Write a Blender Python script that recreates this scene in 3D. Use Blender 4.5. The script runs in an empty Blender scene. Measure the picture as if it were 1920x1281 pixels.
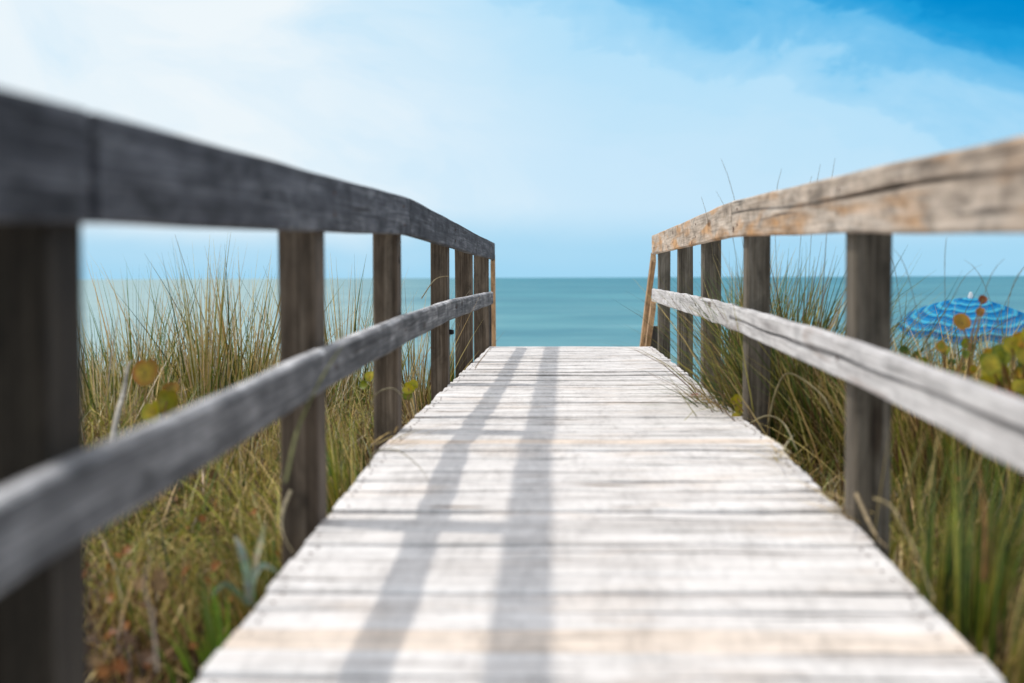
import bpy, math, random
import numpy as np
from mathutils import Vector

random.seed(7)
rng = np.random.default_rng(11)
SC = bpy.context.scene
COL = SC.collection
R = math.radians


def lin(r, g, b):
    f = lambda c: (c / 255 / 12.92) if c / 255 <= .04045 else ((c / 255 + .055) / 1.055) ** 2.4
    return (f(r), f(g), f(b), 1.0)


# ------------------------------------------------------------------ camera
FPX, CAMZ = 2667.0, .595
YAW, PITCH, ROLL = math.atan(98 / FPX), math.atan(119.5 / FPX), R(-.22)
cam_d = bpy.data.cameras.new('camera')
cam_d.sensor_width = 36
cam_d.lens = 36 * FPX / 1920
cam_d.clip_start = .05
cam_d.clip_end = 60000
cam_d.dof.use_dof = True
cam_d.dof.focus_distance = 9.3
cam_d.dof.aperture_fstop = 2.0
cam_d.dof.aperture_blades = 0
cam = bpy.data.objects.new('camera', cam_d)
COL.objects.link(cam)
from mathutils import Matrix
Rm = (Matrix.Rotation(YAW, 3, 'Z') @ Matrix.Rotation(R(90) - PITCH, 3, 'X') @ Matrix.Rotation(ROLL, 3, 'Z'))
cam.matrix_world = Matrix.Translation((0, 0, CAMZ)) @ Rm.to_4x4()
SC.camera = cam


def at(px, py, Y):
    """world point at distance Y along the walk, from where it was surveyed in the photo"""
    r = Rm @ Vector(((px - 960) / FPX, -(py - 640.5) / FPX, -1))
    return Vector((0, 0, CAMZ)) + r * (Y / r.y)


# ------------------------------------------------------------------ object helpers
def tag(o, label=None, cat=None, group=None, kind=None):
    if label: o['label'] = label
    if cat: o['category'] = cat
    if group: o['group'] = group
    if kind: o['kind'] = kind
    return o


def thing(name, loc, label, cat, group=None):
    o = bpy.data.objects.new(name, None)
    o.empty_display_size = .1
    COL.objects.link(o)
    o.location = loc
    return tag(o, label, cat, group)


class MB:
    """collects vertices, faces and the attributes grain / tint / col, and links ONE mesh object"""
    def __init__(s):
        s.v, s.f, s.g, s.t, s.c, s.m = [], [], [], [], [], []

    def add(s, vs, fs, grain=None, tint=1.0, col=(1, 1, 1, 1), mat=0):
        n = len(s.v)
        s.v += [tuple(p) for p in vs]
        s.f += [tuple(n + i for i in f) for f in fs]
        s.m += [mat] * len(fs)
        s.g += [tuple(p) for p in (grain if grain is not None else vs)]
        s.t += [tint] * len(vs) if not hasattr(tint, '__len__') else list(tint)
        s.c += [col] * len(vs) if not (hasattr(col, '__len__') and hasattr(col[0], '__len__')) else list(col)

    def build(s, name, mats, parent=None, smooth=False):
        me = bpy.data.meshes.new(name)
        off = Vector((0, 0, 0))
        if parent is not None:
            off = parent.location.copy()
            if parent.parent: off = off + parent.parent.location
        vv = [(p[0] - off.x, p[1] - off.y, p[2] - off.z) for p in s.v]
        me.from_pydata(vv, [], s.f)
        for mt in (mats if isinstance(mats, (list, tuple)) else [mats]):
            me.materials.append(mt)
        a = me.attributes.new('grain', 'FLOAT_VECTOR', 'POINT')
        a.data.foreach_set('vector', np.array(s.g, dtype=np.float32).ravel())
        a = me.attributes.new('tint', 'FLOAT', 'POINT')
        a.data.foreach_set('value', np.array(s.t, dtype=np.float32))
        a = me.attributes.new('col', 'FLOAT_COLOR', 'POINT')
        a.data.foreach_set('color', np.array(s.c, dtype=np.float32).ravel())
        me.polygons.foreach_set('material_index', np.array(s.m, dtype=np.int32))
        if smooth:
            me.polygons.foreach_set('use_smooth', np.ones(len(s.f), dtype=bool))
        me.update()
        o = bpy.data.objects.new(name, me)
        COL.objects.link(o)
        if parent is not None: o.parent = parent
        return o


def smooth_noise(n, amp, k=4):
    x = rng.normal(size=n + 4 * k)
    w = np.hanning(2 * k + 1); w /= w.sum()
    y = np.convolve(x, w, 'same')[2 * k:2 * k + n]
    return y / (y.std() + 1e-6) * amp


def sweep(mb, pts, side, up, w, h, cham=.004, jit=.0012, groove=None, tint=1.0, hs=None, mat=0, toplight=1.0):
    """weathered board: a chamfered w x h section (centred in side, hanging below the path in up) along pts"""
    pts = [Vector(p) for p in pts]
    n = len(pts)
    side, up = Vector(side).normalized(), Vector(up).normalized()
    u, L = [0.0], 0.0
    for a, b in zip(pts, pts[1:]):
        L += (b - a).length; u.append(L)
    off = (random.uniform(0, 90), random.uniform(0, 90), random.uniform(0, 90))
    K = 8 + (3 if groove else 0)
    ja = np.array([smooth_noise(n, jit) for _ in range(K)])
    jb = np.array([smooth_noise(n, jit) for _ in range(K)])
    vs, gs = [], []
    for i, p in enumerate(pts):
        hh = h if hs is None else hs[i]
        c = cham
        a0, a1, b0, b1 = -w / 2, w / 2, -hh, 0.0
        pr = [(a0 + c, b0), (a1 - c, b0), (a1, b0 + c)]
        if groove:
            vc, dp, hw = groove(u[i], L)
            pr += [(a1, vc * hh - hh - hw), (a1 - dp, vc * hh - hh), (a1, vc * hh - hh + hw)]
        pr += [(a1, b1 - c), (a1 - c, b1), (a0 + c, b1), (a0, b1 - c), (a0, b0 + c)]
        for k, (a, b) in enumerate(pr):
            aa, bb = a + ja[k, i], b + jb[k, i]
            vs.append(p + side * aa + up * bb)
            gs.append((u[i] + off[0], b + off[1], a + off[2]))
    fs = []
    for i in range(n - 1):
        for k in range(K):
            k2 = (k + 1) % K
            fs.append((i * K + k, i * K + k2, (i + 1) * K + k2, (i + 1) * K + k))
    fs.append(tuple(range(K - 1, -1, -1)))
    fs.append(tuple((n - 1) * K + k for k in range(K)))
    # orientation: make sure outward
    t = (pts[1] - pts[0]).normalized()
    if side.cross(up).dot(t) < 0:
        pass
    else:
        fs = [tuple(reversed(f)) for f in fs]
    if groove:
        tint = [tint * (.22 if (i % K) == 4 else 1.0) for i in range(n * K)]
    if toplight != 1.0:  # top edge lightened in the tint, standing in for sunlight on it
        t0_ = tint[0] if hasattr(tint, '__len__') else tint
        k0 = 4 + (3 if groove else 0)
        tint = [t0_ * (toplight if (i % K) in (k0, k0 + 1) else 1.0) for i in range(n * K)]
    mb.add(vs, fs, gs, tint, mat=mat)


# ------------------------------------------------------------------ materials
class NT:
    def __init__(s, name):
        s.mat = bpy.data.materials.new(name)
        s.mat.use_nodes = True
        s.t = s.mat.node_tree
        s.t.nodes.clear()
        s.out = s.n('ShaderNodeOutputMaterial')

    def n(s, ty, **kw):
        nd = s.t.nodes.new(ty)
        for k, v in kw.items():
            if k in nd.inputs.keys():
                nd.inputs[k].default_value = v
            else:
                setattr(nd, k, v)
        return nd

    def l(s, a, b): s.t.links.new(a, b)

    def attr(s, name): return s.n('ShaderNodeAttribute', attribute_name=name)

    def mapping(s, vec, scale):
        m = s.n('ShaderNodeMapping'); m.inputs['Scale'].default_value = scale
        s.l(vec, m.inputs['Vector']); return m.outputs[0]

    def noise(s, vec, scale=1, detail=4, rough=.55, dist=0):
        m = s.n('ShaderNodeTexNoise'); m.inputs['Scale'].default_value = scale
        m.inputs['Detail'].default_value = detail; m.inputs['Roughness'].default_value = rough
        m.inputs['Distortion'].default_value = dist
        if vec is not None: s.l(vec, m.inputs['Vector'])
        return m.outputs[0]

    def ramp(s, fac, stops, interp='LINEAR'):
        r = s.n('ShaderNodeValToRGB'); cr = r.color_ramp; cr.interpolation = interp
        while len(cr.elements) < len(stops): cr.elements.new(.5)
        for e, (p, c) in zip(cr.elements, stops):
            e.position = p; e.color = c if hasattr(c, '__len__') else (c, c, c, 1)
        s.l(fac, r.inputs[0]); return r.outputs[0]

    def mix(s, fac, a, b, mode='MIX'):
        m = s.n('ShaderNodeMix', data_type='RGBA', blend_type=mode)
        if hasattr(fac, 'node'): s.l(fac, m.inputs[0])
        else: m.inputs[0].default_value = fac
        for x, i in ((a, 6), (b, 7)):
            if hasattr(x, 'node'): s.l(x, m.inputs[i])
            else: m.inputs[i].default_value = x
        return m.outputs[2]

    def math(s, op, a, b=None, clamp=False):
        m = s.n('ShaderNodeMath', operation=op, use_clamp=clamp)
        for x, i in ((a, 0), (b, 1)):
            if x is None: continue
            if hasattr(x, 'node'): s.l(x, m.inputs[i])
            else: m.inputs[i].default_value = x
        return m.outputs[0]


def g3(a, b=None, c=None):
    return (a, b if b is not None else a, c if c is not None else a, 1)


def wood(name, dark, mid, light, stain=None, stain_lo=.55, stain_hi=.7, check=.5, grain=(1.1, 26, 26), blotch=(.9, 7, 7),
         bump=.35, rough=.85, green=None, mott=.55, mscale=(5, 15, 15), knots=.8, dirt=0.0, tan=None):
    t = NT(name)
    gc = t.attr('grain').outputs['Vector']
    fine = t.noise(t.mapping(gc, (grain[0] * 2.2, grain[1] * 5, grain[2] * 5)), 1, 5, .6, .3)
    gr = t.noise(t.mapping(gc, grain), 1, 4, .6, .6)
    bl = t.noise(t.mapping(gc, blotch), 1, 4, .55)
    m = t.math('ADD', t.math('MULTIPLY', fine, .35), t.math('ADD', t.math('MULTIPLY', gr, .4), t.math('MULTIPLY', bl, .25)))
    c = t.ramp(m, [(.36, dark), (.5, mid), (.64, light)])
    if stain:
        sn = t.noise(t.mapping(gc, (1.5, 11, 11)), 1, 3, .5, .8)
        sf = t.ramp(sn, [(stain_lo, 0), (stain_hi, 1)])
        c = t.mix(t.math('MULTIPLY', sf, .8), c, stain)
    if green:
        sn = t.noise(t.mapping(gc, (2.5, 5, 5)), 1, 3, .6)
        c = t.mix(t.math('MULTIPLY', t.ramp(sn, [(.5, 0), (.68, 1)]), .6), c, green)
    mo = t.noise(t.mapping(gc, mscale), 1, 6, .68, .5)
    c = t.mix(1.0, c, t.ramp(mo, [(.30, g3(1 - mott)), (.5, g3(1.0)), (.72, g3(1 + mott * .8))]), 'MULTIPLY')
    if tan:
        pos = t.n('ShaderNodeNewGeometry').outputs['Position']
        tf = t.ramp(t.noise(t.mapping(pos, (1.6, 3.2, 1)), 1, 5, .65), [(.54, 0), (.70, 1)])
        c = t.mix(t.math('MULTIPLY', tf, .55), c, tan)
    if dirt:
        pos = t.n('ShaderNodeNewGeometry').outputs['Position']
        d1 = t.noise(t.mapping(pos, (9, 2.4, 1)), 1, 6, .72)          # scuffed along the walking direction
        d2 = t.noise(t.mapping(pos, (42, 9, 1)), 1, 4, .7)
        c = t.mix(1.0, c, t.ramp(t.math('ADD', t.math('MULTIPLY', d1, .6), t.math('MULTIPLY', d2, .4)), [(.36, g3(1 - dirt, 1 - dirt * 1.02, 1 - dirt * 1.03)), (.52, g3(1.0)), (.66, g3(1.06))]), 'MULTIPLY')
        d3 = t.ramp(t.noise(t.mapping(pos, (3.2, 5.5, 1)), 1, 6, .75, .6), [(.60, 0), (.74, 1)])
        c = t.mix(t.math('MULTIPLY', d3, .5), c, g3(.25, .225, .205))
    vo = t.n('ShaderNodeTexVoronoi'); vo.inputs['Scale'].default_value = 1.0
    t.l(t.mapping(gc, (1.3, 6.5, 6.5)), vo.inputs['Vector'])
    kf = t.ramp(t.math('ADD', vo.outputs['Distance'], t.math('MULTIPLY', t.math('SUBTRACT', fine, .5), .08)), [(.07, 1), (.15, 0)])
    c = t.mix(t.math('MULTIPLY', kf, knots), c, t.mix(1.0, c, g3(.30, .22, .16), 'MULTIPLY'))
    ck = t.noise(t.mapping(gc, (.9, 38, 38)), 1, 2, .5, .4)
    cf = t.ramp(ck, [(.27, 1), (.345, 0)])
    c = t.mix(t.math('MULTIPLY', cf, check), c, g3(.018, .014, .012))
    tn = t.attr('tint').outputs['Fac']
    c = t.mix(1.0, c, tn, 'MULTIPLY')
    hgt = t.math('SUBTRACT', t.math('ADD', fine, gr), t.math('MULTIPLY', cf, 1.2))
    bp = t.n('ShaderNodeBump'); bp.inputs['Strength'].default_value = bump; bp.inputs['Distance'].default_value = .004
    t.l(hgt, bp.inputs['Height'])
    b = t.n('ShaderNodeBsdfPrincipled')
    b.inputs['Roughness'].default_value = rough
    b.inputs['Specular IOR Level'].default_value = .25
    t.l(c, b.inputs['Base Color']); t.l(bp.outputs[0], b.inputs['Normal'])
    t.l(b.outputs[0], t.out.inputs[0])
    return t.mat


M = {}
M['deck'] = wood('bleached_deck_wood', g3(.52, .475, .44), g3(.775, .735, .70), g3(.88, .85, .82), check=.9, grain=(1.4, 20, 20), blotch=(2.2, 9, 9), bump=.6, mott=.16, mscale=(3, 12, 12), dirt=.24, tan=g3(.70, .58, .48))
M['deck_new'] = wood('fresh_deck_wood', g3(.58, .47, .38), g3(.76, .645, .54), g3(.84, .75, .67), check=.5, grain=(1.2, 18, 18), mott=.2, dirt=.25)
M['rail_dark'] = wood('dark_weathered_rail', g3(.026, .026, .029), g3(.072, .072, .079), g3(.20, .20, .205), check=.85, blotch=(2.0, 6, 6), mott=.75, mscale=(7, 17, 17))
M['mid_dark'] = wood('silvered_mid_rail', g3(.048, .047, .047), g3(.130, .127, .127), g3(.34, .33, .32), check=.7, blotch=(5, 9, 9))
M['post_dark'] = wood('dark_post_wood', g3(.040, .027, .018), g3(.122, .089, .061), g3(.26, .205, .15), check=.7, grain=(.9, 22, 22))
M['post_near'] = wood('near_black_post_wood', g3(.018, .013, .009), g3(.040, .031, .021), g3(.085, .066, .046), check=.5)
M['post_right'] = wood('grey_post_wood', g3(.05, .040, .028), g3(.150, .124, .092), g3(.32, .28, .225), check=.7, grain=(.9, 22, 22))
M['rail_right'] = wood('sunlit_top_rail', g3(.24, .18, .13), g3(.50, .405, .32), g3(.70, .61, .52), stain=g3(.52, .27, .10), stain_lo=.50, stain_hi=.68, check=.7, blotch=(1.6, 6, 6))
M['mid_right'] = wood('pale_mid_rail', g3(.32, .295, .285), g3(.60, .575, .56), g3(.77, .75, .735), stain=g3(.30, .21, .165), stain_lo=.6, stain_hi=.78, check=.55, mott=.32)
M['fresh'] = wood('new_yellow_timber', g3(.34, .20, .10), g3(.52, .335, .185), g3(.66, .46, .28), check=.6, bump=.3, mott=.45, dirt=.3)
M['under'] = wood('dark_joist_wood', g3(.04, .035, .03), g3(.08, .07, .06), g3(.13, .12, .10))


def plain(name, col, rough=.6, spec=.4, metal=0, noise_amt=.25, scale=20):
    t = NT(name)
    tc = t.n('ShaderNodeTexCoord')
    nz = t.noise(tc.outputs['Object'], scale, 4, .6)
    c = t.mix(t.math('MULTIPLY', nz, noise_amt * 2), col, tuple(x * .55 for x in col[:3]) + (1,))
    b = t.n('ShaderNodeBsdfPrincipled')
    b.inputs['Roughness'].default_value = rough; b.inputs['Specular IOR Level'].default_value = spec
    b.inputs['Metallic'].default_value = metal
    t.l(c, b.inputs['Base Color']); t.l(b.outputs[0], t.out.inputs[0])
    return t.mat


M['rust'] = plain('rusty_iron', g3(.11, .05, .03), .8, .3, .2)
M['black_iron'] = plain('black_iron', g3(.012, .012, .014), .5, .4, .3)
M['knot'] = plain('dark_knot', g3(.018, .014, .012), .9, .1)
M['white_plastic'] = plain('white_plastic', g3(.8, .8, .8), .4, .5, 0, .05)
M['pole'] = plain('white_pole_paint', g3(.7, .7, .72), .35, .5, 0, .05)


def leafy(name, transl=.35, gloss=.06, rough=.45, nscale=60):
    t = NT(name)
    c = t.attr('col').outputs['Color']
    tc = t.n('ShaderNodeTexCoord')
    nz = t.noise(tc.outputs['Object'], nscale, 3, .6)
    c = t.mix(1.0, c, t.ramp(nz, [(.3, g3(.72)), (.7, g3(1.2, 1.18, 1.1))]), 'MULTIPLY')
    d = t.n('ShaderNodeBsdfDiffuse'); t.l(c, d.inputs[0])
    tr = t.n('ShaderNodeBsdfTranslucent'); t.l(c, tr.inputs[0])
    gl = t.n('ShaderNodeBsdfGlossy'); gl.inputs['Roughness'].default_value = rough
    gl.inputs[0].default_value = g3(.8)
    m1 = t.n('ShaderNodeMixShader'); m1.inputs[0].default_value = transl
    t.l(d.outputs[0], m1.inputs[1]); t.l(tr.outputs[0], m1.inputs[2])
    m2 = t.n('ShaderNodeMixShader'); m2.inputs[0].default_value = gloss
    t.l(m1.outputs[0], m2.inputs[1]); t.l(gl.outputs[0], m2.inputs[2])
    t.l(m2.outputs[0], t.out.inputs[0])
    return t.mat


M['grass'] = leafy('grass_blades', .20, .05)
M['leaf'] = leafy('sea_grape_leaf', .35, .025, .4, 45)
M['twig'] = leafy('dry_twig', .0, .03, .6, 30)


# ------------------------------------------------------------------ terrain
def sst(a, b, x):
    t = np.clip((x - a) / (b - a), 0, 1)
    return t * t * (3 - 2 * t)


def G(x, y):
    x = np.asarray(x, dtype=float); y = np.asarray(y, dtype=float)
    z = -.45 + .27 * np.exp(-((x + 3.0) / 1.7) ** 2 - ((y - 7.8) / 3.2) ** 2) \
        + .44 * np.exp(-((x - 3.1) / 1.6) ** 2 - ((y - 6.5) / 3.2) ** 2)
    z = z + .05 * np.sin(x * 2.3 + 1.3 * np.sin(y * 1.1)) * np.cos(y * 1.7 + x) * np.clip(np.abs(x) - .5, 0, 1)
    f = sst(9.3, 15.0, y + .25 * np.abs(x))
    beach = -1.62 - np.clip(y - 15, 0, 1e9) * .0290
    beach = np.maximum(beach, -8)
    return z * (1 - f) + beach * f


gx = np.concatenate([[-600, -250, -100, -50, -25], np.linspace(-14, 14, 113), [25, 50, 100, 250, 600]])
gy = np.concatenate([[-150, -50, -20, -8], np.linspace(-4, 18, 111), np.linspace(19, 60, 42), [80, 120, 200, 350]])
XX, YY = np.meshgrid(gx, gy)
ZZ = G(XX, YY)
nx, ny = len(gx), len(gy)
vs = np.stack([XX.ravel(), YY.ravel(), ZZ.ravel()], 1)
fs = [(j * nx + i, j * nx + i + 1, (j + 1) * nx + i + 1, (j + 1) * nx + i) for j in range(ny - 1) for i in range(nx - 1)]
t = NT('dune_sand')
geo = t.n('ShaderNodeNewGeometry')
p = geo.outputs['Position']
n1 = t.noise(p, 3.0, 5, .6); n2 = t.noise(p, 45, 5, .65); n3 = t.noise(p, 9, 4, .6)
sand = t.ramp(n2, [(.3, g3(.42, .36, .28)), (.7, g3(.60, .53, .43))])
litter = t.ramp(n2, [(.35, g3(.028, .018, .011)), (.6, g3(.08, .052, .032)), (.75, g3(.17, .12, .08))])
c = t.mix(t.ramp(t.math('ADD', t.math('MULTIPLY', n1, .6), t.math('MULTIPLY', t.attr('tint').outputs['Fac'], 1.0)), [(.55, 0), (.9, 1)]), sand, litter)
bp = t.n('ShaderNodeBump'); bp.inputs['Strength'].default_value = .8; bp.inputs['Distance'].default_value = .03
t.l(t.math('ADD', n2, n3), bp.inputs['Height'])
b = t.n('ShaderNodeBsdfPrincipled'); b.inputs['Roughness'].default_value = .95; b.inputs['Specular IOR Level'].default_value = .1
t.l(c, b.inputs['Base Color']); t.l(bp.outputs[0], b.inputs['Normal']); t.l(b.outputs[0], t.out.inputs[0])
mb = MB()
veg = (1 - sst(10, 13.5, vs[:, 1] + .2 * np.abs(vs[:, 0])))
mb.add(vs, fs, None, veg)
tag(mb.build('ground', t.mat, smooth=True), 'sandy dune and beach under the plants', None, None, 'structure')

# ------------------------------------------------------------------ sea
t = NT('sea_water')
geo = t.n('ShaderNodeNewGeometry'); p = geo.outputs['Position']
sx = t.n('ShaderNodeSeparateXYZ'); t.l(p, sx.inputs[0])
X_, Y_ = sx.outputs[0], sx.outputs[1]
ly = t.math('DIVIDE', t.math('LOGARITHM', t.math('MAXIMUM', Y_, 10), 10.0), 4.0)     # 10 m .25, 100 m .5, 1 km .75
wv = t.n('ShaderNodeCombineXYZ')
# bands of different depth / wind, stretched along the shore
dv = t.n('ShaderNodeCombineXYZ')
t.l(t.math('DIVIDE', X_, t.math('MULTIPLY', t.math('MAXIMUM', Y_, 20), .16)), dv.inputs[0])
t.l(t.math('MULTIPLY', ly, 42), dv.inputs[1])
bands = t.noise(dv.outputs[0], 1, 5, .6, .4)
sh = t.ramp(ly, [(.34, g3(.12, .28, .30)), (.46, g3(.068, .225, .265)), (.60, g3(.046, .20, .25)), (.8, g3(.036, .185, .24))])
bright = t.mix(1.0, sh, g3(1.5, 1.28, 1.2), 'MULTIPLY')
darkc = t.mix(1.0, sh, g3(.62, .82, .88), 'MULTIPLY')
c = t.mix(t.ramp(bands, [(.32, 0), (.68, 1)]), darkc, bright)
# shallow pale sand bar to the left
azi = t.math('DIVIDE', X_, t.math('MAXIMUM', Y_, 20))
bar = t.ramp(t.math('ADD', t.math('MULTIPLY', bands, .10), t.math('MULTIPLY', azi, -1)), [(.10, 0), (.25, 1)])
c = t.mix(t.math('MULTIPLY', bar, .62), c, g3(.42, .50, .46))
w1 = t.noise(t.mapping(p, (.5, 1.6, 1)), 1, 5, .62)
w2 = t.noise(t.mapping(p, (.05, .3, 1)), 1, 4, .6)
foam = t.ramp(t.noise(t.mapping(p, (.035, .55, 1)), 1, 4, .65, .5), [(.58, 0), (.70, 1)])
c = t.mix(t.math('MULTIPLY', foam, .5), c, g3(.55, .68, .70))
rip = t.noise(t.mapping(p, (.10, .9, 1)), 1, 6, .7, .4)
c = t.mix(1.0, c, t.ramp(rip, [(.3, g3(.74, .80, .82)), (.5, g3(1.0)), (.7, g3(1.3, 1.22, 1.18))]), 'MULTIPLY')
bp = t.n('ShaderNodeBump'); bp.inputs['Strength'].default_value = .7; bp.inputs['Distance'].default_value = .45
t.l(t.math('ADD', w1, t.math('MULTIPLY', w2, 2)), bp.inputs['Height'])
d = t.n('ShaderNodeBsdfDiffuse'); t.l(c, d.inputs[0])
gl = t.n('ShaderNodeBsdfGlossy'); gl.inputs['Roughness'].default_value = .28; t.l(bp.outputs[0], gl.inputs['Normal'])
gl.inputs[0].default_value = g3(.75, .9, .95)
mx = t.n('ShaderNodeMixShader'); mx.inputs[0].default_value = .16
t.l(d.outputs[0], mx.inputs[1]); t.l(gl.outputs[0], mx.inputs[2]); t.l(mx.outputs[0], t.out.inputs[0])
mb = MB()
S = 30000
mb.add([(-S, 25, -2.22), (S, 25, -2.22), (S, S, -2.22), (-S, S, -2.22)], [(0, 1, 2, 3)])
tag(mb.build('sea', t.mat), 'teal sea beyond the end of the boardwalk', None, None, 'structure')

# ------------------------------------------------------------------ boardwalk deck
DY = [0.0, 1.0, 2.45, 3.5, 5.0, 12.6]
DZ = [-.215, -.170, -.107, -.062, -.004, 0.0]
deck_z = lambda y: float(np.interp(y, DY, DZ))
XL, XR = -.644, .756
PITCHY, PW, PT = .145, .139, .036
FRESH = {0, 17}
deck = thing('boardwalk', (.056, 1.0, -.2), 'long bleached grey plank boardwalk running up to the sea', 'boardwalk')
mb = MB()
fresh = []
for i in range(-10, 67):
    y0 = 2.61 + i * PITCHY
    y1 = y0 + PW - random.choice([0, 0, .002, .004, .007, .012]) + random.uniform(-.001, .002)
    if y1 > 12.34: break
    ym = (y0 + y1) / 2
    z = deck_z(ym) + random.gauss(0, .0028)
    n = 15
    a, b2 = XL - random.uniform(-.002, .005), XR + random.uniform(-.002, .005)
    bow = random.gauss(0, .0018); skew = random.gauss(0, .0025)
    pts = []
    for k in range(n):
        q = k / (n - 1)
        pts.append((a + (b2 - a) * q, ym + bow * (4 * (q - .5) ** 2) + skew * (q - .5), z + random.gauss(0, .0007)))
    tgt = mb
    if i in FRESH: tgt = MB()
    sl = (deck_z(y1) - deck_z(y0)) / (y1 - y0)
    sweep(tgt, pts, (0, 1, sl), (0, -sl, 1), y1 - y0, PT, cham=.005, jit=.0011,
          tint=(1.0 if i in FRESH else random.choice([1, 1, 1.02, .98, .96, .93, .89])))
    if i in FRESH: fresh.append(tgt)
mb.build('deck_boards', M['deck'], deck)
for k, m_ in enumerate(fresh):
    tag(m_.build('plank', M['deck_new'], deck), ['newer peach coloured plank near the front', 'newer peach coloured plank half way along'][k])
ys = np.linspace(1.0, 12.3, 60)
for x in (XL + .03, .056, XR - .03):
    mb = MB()
    sweep(mb, [(x, y, deck_z(y) - PT - .004) for y in ys], (1, 0, 0), (0, 0, 1), .04, .18)
    mb.build('joist', M['under'], deck)

# ------------------------------------------------------------------ railings
def path(prof, y0, y1, x, step=.11, wob=.0):
    n = max(3, int((y1 - y0) / step))
    ys = np.linspace(y0, y1, n)
    z = sum(np.interp(ys + d, [p[0] for p in prof], [p[1] for p in prof]) for d in (-.18, 0, .18)) / 3
    return [(x, y, zz) for y, zz in zip(ys, z)]


LT = [(.5, .773), (1.8, .811), (3.0, .842), (5.6, .910), (8, .906), (9.93, .898), (12.6, .898)]
LM = [(.5, .318), (1.78, .371), (2.23, .377), (3.66, .418), (5.49, .451), (7.74, .477), (12.6, .478)]
RT = [(.5, .76), (2.29, .817), (3.62, .859), (6.26, .925), (12.6, .941)]
RM = [(.5, .325), (2.28, .390), (2.94, .411), (3.75, .432), (6.15, .470), (7.77, .487), (12.6, .503)]


def disc(mb, c, nrm, r, depth, col=(1, 1, 1, 1), mat=0, seg=10):
    nrm = Vector(nrm).normalized()
    t1 = nrm.orthogonal().normalized(); t2 = nrm.cross(t1)
    c = Vector(c)
    vs, fs = [], []
    for (rr, dd) in ((r, 0), (r, depth * .6), (r * .7, depth)):
        for k in range(seg):
            a = 2 * math.pi * k / seg
            vs.append(c + nrm * dd + (t1 * math.cos(a) + t2 * math.sin(a)) * rr)
    for j in range(2):
        for k in range(seg):
            k2 = (k + 1) % seg
            fs.append((j * seg + k, j * seg + k2, (j + 1) * seg + k2, (j + 1) * seg + k))
    fs.append(tuple(2 * seg + k for k in range(seg)))
    mb.add(vs, fs, mat=mat, col=col)


def post(parent, x_in, side, yb, top, mat, w=.095, d=.14, lab=None, bot=-.85, lean=0):
    """post whose inner face is at x_in (side -1 left, +1 right) and whose far face is at yb"""
    mb = MB()
    xc = x_in + side * w / 2
    zs = np.linspace(bot, top, 16)
    pts = [(xc + lean * z, yb - d / 2, z) for z in zs]
    pts = [Vector(p) for p in pts]
    # sweep hangs below the path in `up`: use up = +Y with an offset of d/2
    pts = [p + Vector((0, d / 2, 0)) for p in pts]
    sweep(mb, pts, (1, 0, 0), (0, 1, 0), w, d, cham=.006, jit=.0008, tint=random.uniform(.88, 1.1))
    o = mb.build('post', mat, parent)
    if lab: o['label'] = lab
    return o


railL = thing('railing', (-.66, 1.0, -.2), 'dark shaded timber railing along the left side of the boardwalk', 'railing')
railR = thing('railing', (.77, 1.0, -.2), 'pale sunlit timber railing along the right side of the boardwalk, its top board stained orange', 'railing')

for (a, b2) in ((.55, 1.800), (1.836, 5.585), (5.612, 9.91), (9.94, 12.45)):
    mb = MB(); pt = path(LT, a, b2, -.624)
    sweep(mb, pt, (1, 0, 0), (0, 0, 1), .04, .144, cham=.005, jit=.0006, tint=random.uniform(.92, 1.08))
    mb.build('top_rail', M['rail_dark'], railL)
for (a, b2) in ((.55, 3.60), (3.606, 7.86), (7.866, 12.14)):
    mb = MB(); pt = path(LM, a, b2, -.624)
    sweep(mb, pt, (1, 0, 0), (0, 0, 1), .04, .108, cham=.011, jit=.0009, tint=random.uniform(.92, 1.08), toplight=3.2)  # sunlit strip along the top is painted into the tint
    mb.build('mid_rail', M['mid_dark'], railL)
GL = dict(zip(range(6), [1.888, 3.816, 5.622, 7.985, 10.071, 12.234]))
for k, yb in GL.items():
    top = float(np.interp(yb, [p[0] for p in LT], [p[1] for p in LT])) - .03
    w = [.15, .098, .095, .095, .118, .125][k]
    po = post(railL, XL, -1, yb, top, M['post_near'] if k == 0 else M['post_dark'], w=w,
              lab='thick almost black post nearest the viewer' if k == 0 else None)
    if k == 2:
        kn = MB(); c = at(739, 488, yb - .1); disc(kn, (-.645, yb - .075, c.z), (1, 0, .05), .016, .004)
        kn.build('knot', M['knot'], po)
    if k == 3:
        bo = MB(); disc(bo, (XL - .03, yb - .001, .292), (0, 1, 0), .013, .05)
        disc(bo, (XL - .002, yb - .03, .292), (1, 0, 0), .015, .028)
        bo.build('bolt', M['black_iron'], po)

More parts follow.
